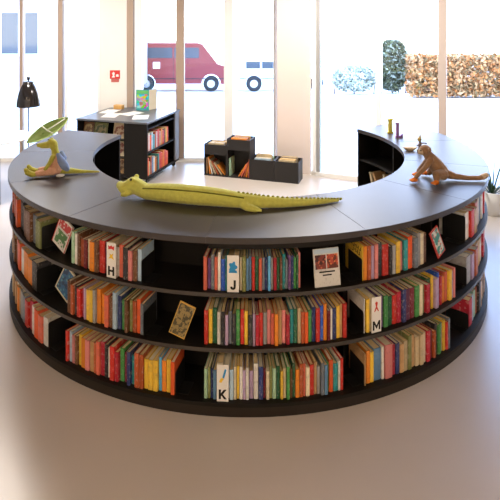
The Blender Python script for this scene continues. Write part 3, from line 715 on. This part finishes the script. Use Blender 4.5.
# ------------------------------------------------------------------ black book trolley
TA = math.atan2(-.288, .957)
tr = thing('book_trolley', 'black book trolley on castors with grey top behind the left end of the counter', 'trolley', (-1.31, 2.02, 0), TA)
M_gt = mat('grey_trolley_top', (.10, .105, .115), .28, .6)
M_gp = mat('grey_side_panel', (.20, .20, .21), .45, .5)
Wt, Dt = 1.04, 1.0
obj('base', bbox(-Wt, 0, 0, Dt, .075, .105), M_blk, tr)
obj('top', bbox(-Wt-.01, .01, -.01, Dt+.01, .785, .81, .003), M_gt, tr)
obj('front_panel', bbox(-.335, 0, 0, .018, .105, .785), M_blk, tr)
obj('end_panel', bbox(-.335, .0, Dt-.02, Dt, .105, .785), M_blk, tr)
obj('side_panel', bbox(-.018, .004, .86, Dt-.02, .105, .785), M_gp, tr)['label'] = 'lighter grey panel'
obj('back_panel', bbox(-.335, -.32, .018, Dt-.02, .105, .785), M_blk, tr)
for z in (.42, .725): obj('shelf', bbox(-.32, -.004, .018, .86, z-.018, z), M_blk, tr)
obj('left_panel', bbox(-Wt, -Wt+.018, 0, Dt, .105, .785), M_blk, tr)
obj('rear_panel', bbox(-Wt+.018, -.335, .30, .315, .105, .785), M_blk, tr)
for z in (.33, .56): obj('display_shelf', bbox(-Wt+.018, -.335, .01, .30, z-.015, z), M_blk, tr)
for x, y in ((-.06, .06), (-.06, Dt-.07), (-Wt+.06, .06), (-Wt+.06, Dt-.07)):
    bm = BM(); lathe(bm, [(.001, -.014), (.022, -.014), (.03, -.009), (.03, .009), (.022, .014), (.001, .014)], 20)
    w = obj('castor', bm, M_tyre, tr, True); w.rotation_euler = (PI/2, 0, 0); w.location = (x, y, .03)
    obj('fork', bbox(-.012, .012, .015, .045, -.02, .02), M_metal, w)
TM = Matrix.Translation((-1.31, 2.02, 0)) @ Matrix.Rotation(TA, 4, 'Z')
def tbatch(z, seq, row, y0=.03, unit=.0245):
    y = y0; toks = parse(seq); nm = [a_[1] for a_ in toks]
    for j, (_, c, w) in enumerate(toks):
        t = w*unit; h = random.uniform(.17, .235); d = random.uniform(.15, .2)
        p = TM @ Vector((-.02, y+t/2, z))
        L = nm[j-1] if j else 'the panel'; R = nm[j+1] if j+1 < len(nm) else 'empty space'
        lab = '%s book between %s and %s, trolley %s shelf' % (c, L, R, row)
        if lab in used_labels: lab = '%s book, %s from the front, trolley %s shelf' % (c, ORD[j], row)
        used_labels.add(lab)
        book(c, t-.001, h, d, p, (0, 0, TA+PI/2), lab, 'books on the trolley', centre=True)
        y += t
tbatch(.42, 'u2 w1.5 v2 a2 T2 u2 w1 r2.5 t2 o2 r2 n2 y1.5 v2', 'upper')
tbatch(.105, 'v2.5 b1.5 u2 s2 w1.5 o2 h2 T1.5 r2.5 v2 o2 r2 v2.5', 'lower')
for k, (x, z, w, h, c, a1, a2, lab) in enumerate([
    (-.74, .56, .20, .19, 'olive', (.35, .30, .15), (.10, .14, .07), 'greenish picture book propped on the top display shelf of the trolley'),
    (-.93, .56, .15, .19, 'brown', (.25, .15, .08), (.5, .4, .2), 'brown picture book at the left of the trolley display shelf'),
    (-.46, .56, .18, .20, 'beige', (.65, .5, .35), (.3, .12, .07), 'beige round-patterned book on the trolley top display shelf, right'),
    (-.46, .33, .18, .20, 'beige', (.60, .42, .30), (.3, .1, .07), 'beige round-patterned book on the trolley middle display shelf'),
    (-.46, .105, .18, .20, 'tan', (.45, .33, .2), (.2, .1, .05), 'tan picture book on the trolley lowest display shelf')]):
    bm = BM(); box(bm, -w/2, w/2, 0, .002, 0, h); box(bm, -w/2, w/2, .010, .012, 0, h); box(bm, -w/2, -w/2+.002, .002, .010, 0, h)
    o = obj('picture_book', bm, book_mat(c, PAL[c])); o.location = TM @ Vector((x, .08, z)); o.rotation_euler = (R_(-14), 0, TA)
    obj('pages', bbox(-w/2+.002, w/2-.003, .002, .010, .003, h-.003), M_pagew, o)
    pic = BM(); prism(pic, [(.42*w*math.cos(2*PI*i/24), h*.52+.38*h*math.sin(2*PI*i/24)) for i in range(24)], -.0008, -.0002)
    obj('picture', pic, cover_art('disp%d' % k, a1, a2, a1, 16, .5), o); tag(o, lab, 'book', 'picture books on the trolley display')
# on top of the trolley
p = TM @ Vector((-.47, .78, .81))
sb = thing('picture_book', 'colourful picture book standing open on top of the trolley', 'book', p, R_(-6))
M_colr = None
m, n, l, b = nt('bright_cover'); tc = n.new('ShaderNodeTexCoord'); vv = n.new('ShaderNodeTexVoronoi'); vv.inputs['Scale'].default_value = 22
hs = n.new('ShaderNodeHueSaturation'); hs.inputs['Saturation'].default_value = 1.25; hs.inputs['Value'].default_value = .75
l.new(tc.outputs['Object'], vv.inputs['Vector']); l.new(vv.outputs['Color'], hs.inputs['Color']); l.new(hs.outputs[0], b.inputs['Base Color'])
obj('front_cover', bbox(-.10, .09, 0, .004, 0, .295), book_mat('teal', PAL['teal']), sb)
obj('picture', bbox(-.09, .08, -.0008, 0, .03, .23), m, sb); obj('title_band', bbox(-.09, .08, -.0008, 0, .24, .285), mat('print_green', (.12, .45, .12)), sb)
bc = obj('back_cover', bbox(0, .16, 0, .004, 0, .295), mat('pale_blue_board', (.50, .62, .75)), sb); bc.location = (.09, 0.002, 0); bc.rotation_euler = (0, 0, R_(62))
obj('pages', bbox(0, .15, -.006, -.0005, .004, .29), M_pagew, bc)
bx = thing('wooden_box', 'small wooden box on the left of the trolley top', 'box', TM @ Vector((-.86, .78, .81)), TA)
obj('body', bbox(-.065, .065, -.04, .04, 0, .045, .003), mat('honey_wood', (.60, .33, .10), .5, noise=.2, nscale=30), bx); obj('lid', bbox(-.067, .067, -.042, .042, .046, .06, .003), mat('honey_wood_lid', (.66, .40, .15), .5), bx)
for k, (x, y, a, lab) in enumerate([(-.70, .30, .2, 'white sheet of paper at the front of the trolley top'), (-.5, .5, -.3, 'white sheet of paper in the middle of the trolley top'), (-.87, .55, .1, 'white sheet of paper at the back left of the trolley top'), (-.25, .30, .4, 'white sheet of paper near the right edge of the trolley top')]):
    bm = BM(); ns = 6; w_, h_ = .21, .297; grid = [[bm.verts.new((-w_/2+w_*i/ns, -h_/2+h_*j/ns, .001+.0035*(math.sin(i*.9+k)*math.sin(j*.7))**2)) for j in range(ns+1)] for i in range(ns+1)]
    for i in range(ns):
        for j in range(ns): bm.faces.new((grid[i][j], grid[i+1][j], grid[i+1][j+1], grid[i][j+1]))
    o = tag(obj('paper_sheet', bm, M_white, None, True), lab, 'paper', 'papers on the trolley'); o.location = TM @ Vector((x, y, .811)); o.rotation_euler = (0, 0, TA+a)
# notice on the pier
nx = wx(115, WY-.02)
no = thing('wall_notice', 'red notice with white figures on the pier behind the trolley', 'sign', (nx, WY-.0205, CAM.z-(75.5-9.7)/F*8.2))
obj('plate', bbox(-.075, .075, -.004, 0, -.05, .075), mat('notice_red', (.62, .035, .03), .5), no)
obj('small_plate', bbox(-.055, .06, -.004, 0, -.10, -.055), mat('notice_dull_red', (.5, .12, .10), .5), no)
bm = BM(); prism(bm, [(-.05, -.03), (-.03, .0), (-.045, .03), (-.02, .055), (0, .03), (-.01, 0), (0, -.03)], -.006, -.0042); prism(bm, [(.015, -.02), (.055, -.02), (.055, .01), (.035, .02), (.015, .01)], -.006, -.0042)
obj('figures', bm, M_white, no)

# ------------------------------------------------------------------ black browser boxes
BAx = math.atan2(-.298, .954); BO_ = Vector((-.616, 2.48, 0))
BMx = Matrix.Translation(BO_) @ Matrix.Rotation(BAx, 4, 'Z')
M_bb = mat('black_box_board', (.022, .019, .018), .5, .4)
M_bin = mat('dark_box_inside', (.03, .026, .024), .6)
def bin_box(k, H, openh, label):
    x = k*.33; w = .328; d = .25
    t = thing('browser_box', label, 'box', BMx @ Vector((x, 0, 0)), BAx, 'black browser boxes under the window')
    s = .012
    obj('side', bbox(0, s, 0, d, 0, H), M_bb, t); obj('side', bbox(w-s, w, 0, d, 0, H), M_bb, t)
    obj('back', bbox(s, w-s, d-s, d, 0, H), M_bb, t); obj('bottom', bbox(s, w-s, 0, d-s, 0, s), M_bb, t)
    obj('front', bbox(s, w-s, 0, s, openh, H-.006), M_bb, t)
    if openh > s: obj('bin_floor', bbox(s, w-s, s, d-s, openh, openh+.01), M_bin, t)
    return x
BX = [('black open-fronted box at the left end of the row under the window', .43, .29), ('tallest black open-fronted box, second from the left in the row', .52, .37),
      ('low black bin, third from the left, beside the tall box', .275, .012), ('low black bin at the right end of the row beside the column', .275, .012)]
for k, (lab, H, oh) in enumerate(BX):
    bin_box(k, H, oh, lab)
    # books standing in the bin on top
    n = 5; z = oh+.011; cols = [['beige', 'white', 'tan', 'beige', 'brown'], ['orange', 'tan', 'rust', 'gold', 'beige'], ['pale blue', 'white', 'beige', 'slate', 'mint'], ['beige', 'tan', 'cream', 'brown', 'beige']][k]
    for i in range(n):
        h = min(H-z+.012, .25) if k < 2 else H-z+random.uniform(-.01, .02)
        if k == 2 and i == 2: h += .05
        p = None
        o = book(cols[i], .030, h, .22, (0, 0, 0), (0, 0, BAx+PI/2), '%s book, %s from the front, inside the %s' % (cols[i], ORD[i], ['left box', 'tallest box', 'third bin', 'right end bin'][k]), 'books in the browser boxes', centre=True)
        o.location = BMx @ Vector((k*.33+.275, .032+i*.044, z))
def lean_books(k, items):
    for j, (x, c, h, ln, w) in enumerate(items):
        p = BMx @ Vector((k*.33+x, .03, .013))
        book(c, w, h, .18, p, (0, R_(ln), BAx), '%s book leaning in the lower opening, %s from the left, %s' % (c, ORD[j], ['left box', 'tallest box'][k]), 'books in the browser boxes', lean_right=ln > 0)
lean_books(0, [(.018, 'tan', .22, 0, .018), (.065, 'orange', .23, -6, .018), (.10, 'white', .22, -16, .014), (.145, 'beige', .21, -24, .016), (.19, 'rust', .20, -30, .014), (.235, 'beige', .19, -36, .016), (.285, 'orange', .17, -42, .013)])
lean_books(1, [(.018, 'mint', .24, 0, .022), (.165, 'orange', .20, 32, .016), (.20, 'coral', .21, 27, .018), (.238, 'rust', .22, 20, .016), (.272, 'orange', .24, 12, .018), (.305, 'coral', .24, 3, .018)])

# ------------------------------------------------------------------ left side: lamp, table, green leaf
lp = thing('floor_lamp', 'floor lamp with glossy black bell shade by the left window', 'lamp', (-2.96, 2.33, 0))
M_lb = mat('glossy_black_enamel', (.012, .010, .010), .12, .6)
d_l = 2.33-CAM.y
def lz(py): return CAM.z-(py-9.7)/F*d_l
zb_, zt_ = lz(106), lz(82)
bm = BM(); h = zt_-zb_; Rr = 11.2/F*d_l
prof = [(Rr, zb_), (Rr*.95, zb_+h*.25), (Rr*.82, zb_+h*.55), (Rr*.62, zb_+h*.80), (Rr*.50, zb_+h*.9), (Rr*.44, zb_+h*.93), (Rr*.46, zb_+h*1.0), (Rr*.12, zb_+h*1.03)]
inner = [(r*.97 if i else r, z-.002) for i, (r, z) in enumerate(prof)][::-1]
lathe(bm, prof+inner, 40); obj('lamp_shade', bm, M_lb, lp, True)
bm = BM(); tube(bm, [(0, 0, .02), (0, 0, zt_+.06)], .008, 12); obj('pole', bm, M_lb, lp, True)
bm = BM(); lathe(bm, [(.001, 0), (.15, 0), (.15, .014), (.02, .024), (.001, .024)], 40); obj('base', bm, M_lb, lp, True)
bm = BM(); tube(bm, [(0, 0, zt_+.03), (0, 0, zt_+.07)], .02, 14); obj('cap', bm, M_lb, lp, True)

tb = thing('round_table', 'white round table with thin metal legs at the left edge', 'table', (-3.06, 1.62, 0))
bm = BM(); lathe(bm, [(.001, .70), (.39, .70), (.40, .708), (.40, .716), (.39, .722), (.001, .722)], 56); obj('tabletop', bm, M_white, tb, True)
for a in (-60, 25, 120, 205):
    bm = BM(); c, s = math.cos(R_(a)), math.sin(R_(a)); tube(bm, [(.28*c, .28*s, .70), (.34*c, .34*s, .0)], .010, 10); obj('leg', bm, mat('grey_leg', (.3, .3, .3), .4), tb, True)

# leaf-shaped green shell on a stem
lf = thing('leaf_canopy', 'pale green leaf-shaped canopy with white rib, behind the left end of the counter', 'canopy', (-2.36, 1.1, 0))
def P3(px, py, d): return Vector(((px-250)/F*d+CAM.x, CAM.y+d, CAM.z-(py-9.7)/F*d))
A_ = P3(27, 142.5, 5.95)-lf.location; B_ = P3(68, 118, 6.45)-lf.location
ax = (B_-A_); LL = ax.length; ax.normalize()
view = (lf.location+(A_+B_)/2-CAM).normalized()
wv = ax.cross(view).normalized()
if wv.z < 0: wv = -wv
nrm = ax.cross(wv).normalized()
if nrm.dot(view) < 0: nrm = -nrm
bm = BM(); NU, NV = 28, 10; hw = 6.3/F*6.2; grid = []
for i in range(NU+1):
    u = i/NU; w = hw*math.sin(PI*u)**.75+.002; row = []
    for j in range(NV+1):
        v = j/NV*2-1; bulge = (1-v*v)*.09*math.sin(PI*u)
        row.append(bm.verts.new(A_+ax*LL*u+wv*w*v+nrm*bulge))
    grid.append(row)
for i in range(NU):
    for j in range(NV): bm.faces.new((grid[i][j], grid[i+1][j], grid[i+1][j+1], grid[i][j+1]))
sh = obj('leaf', bm, mat('leaf_green_cloth', (.30, .38, .12), .6, noise=.15, nscale=20), lf, True)
so = sh.modifiers.new('s', 'SOLIDIFY'); so.thickness = .006
bm = BM(); pts = [A_+ax*LL*(i/NU)+wv*(hw*math.sin(PI*i/NU)**.75+.002) for i in range(NU+1)]; tube(bm, pts, .006, 8)
pts = [A_+ax*LL*(i/NU)-wv*(hw*math.sin(PI*i/NU)**.75+.002) for i in range(NU+1)]; tube(bm, pts, .006, 8)
obj('rim', bm, mat('dark_green_rim', (.25, .34, .07), .5), lf, True)
bm = BM(); um = .47; c0 = A_+ax*LL*um; tube(bm, [c0-wv*hw+ax*.05, c0+nrm*.0, c0+wv*hw-ax*.03], .008, 8); tube(bm, [c0, A_+ax*LL*.93+wv*.01], .006, 8)
obj('rib', bm, mat('pale_rib', (.55, .56, .42), .5), lf, True)
bm = BM(); c1 = c0+nrm*.10; tube(bm, [(c1.x, c1.y, 0), (c1.x, c1.y, c1.z*.7), c1-nrm*.01], .014, 10); lathe(bm, [(.001, 0), (.16, 0), (.16, .012), (.001, .02)], 32, c1.x, c1.y)
obj('stem', bm, mat('green_stem', (.22, .34, .08), .5), lf, True)

# ------------------------------------------------------------------ light
def area(name, loc, rot, sx, sy, power, c):
    L = bpy.data.lights.new(name, 'AREA'); L.shape = 'RECTANGLE'; L.size = sx; L.size_y = sy; L.energy = power; L.color = c
    o = bpy.data.objects.new(name, L); C.objects.link(o); o.location = loc; o.rotation_euler = rot; return o
for i, (x, y) in enumerate([(-2.2, -8.0), (2.2, -8.0), (-2.2, -5.6), (2.2, -5.6), (-2.6, 1.2), (.9, 1.0)]):  # the last two panels are added to brighten the column and window frames
    c = thing('ceiling_light', 'square ceiling light panel', 'ceiling light', (x, y, 3.2), 0, 'ceiling lights')
    c['label'] = 'flat square ceiling light panel above the %s' % ['camera side left', 'camera side right', 'front left of the counter', 'front right of the counter', 'back left of the counter, added as fill', 'open middle of the counter, added as fill'][i]
    obj('housing', bbox(-.42, .42, -.42, .42, -.03, -.002), M_frame, c)
    a_ = area('lamp', (x, y, 3.165), (0, 0, 0), .8, .8, [75, 75, 60, 60, 120, 120][i], (1, .76, .52) if i < 4 else (1, .93, .85))
w = bpy.data.worlds.new('World'); bpy.context.scene.world = w; w.use_nodes = True
wn = w.node_tree.nodes; wl = w.node_tree.links; bg = wn['Background']; bg.inputs[1].default_value = 10
tc = wn.new('ShaderNodeTexCoord'); sx = wn.new('ShaderNodeSeparateXYZ'); wl.new(tc.outputs['Generated'], sx.inputs[0])
cr_ = wn.new('ShaderNodeValToRGB'); wl.new(sx.outputs['Z'], cr_.inputs[0]); wl.new(cr_.outputs[0], bg.inputs[0])
cr_.color_ramp.elements[0].position = .0; cr_.color_ramp.elements[0].color = (.92, .95, 1, 1)
cr_.color_ramp.elements[1].position = .40; cr_.color_ramp.elements[1].color = (.34, .54, 1.0, 1)

# ------------------------------------------------------------------ camera
cam = bpy.data.cameras.new('camera'); co = bpy.data.objects.new('camera', cam); C.objects.link(co)
co.location = CAM; co.rotation_euler = (PI/2, 0, 0)
cam.sensor_width = 36; cam.sensor_fit = 'HORIZONTAL'; cam.lens = F/500*36; cam.shift_y = -240.3/500; cam.clip_end = 200
sc = bpy.context.scene; sc.camera = co
sc.view_settings.view_transform = 'Standard'; sc.view_settings.look = 'None'; sc.view_settings.gamma = 1; sc.view_settings.exposure = 0
try: sc.view_settings.use_curve_mapping = False
except Exception: pass
print('BOOKS', NB[0])
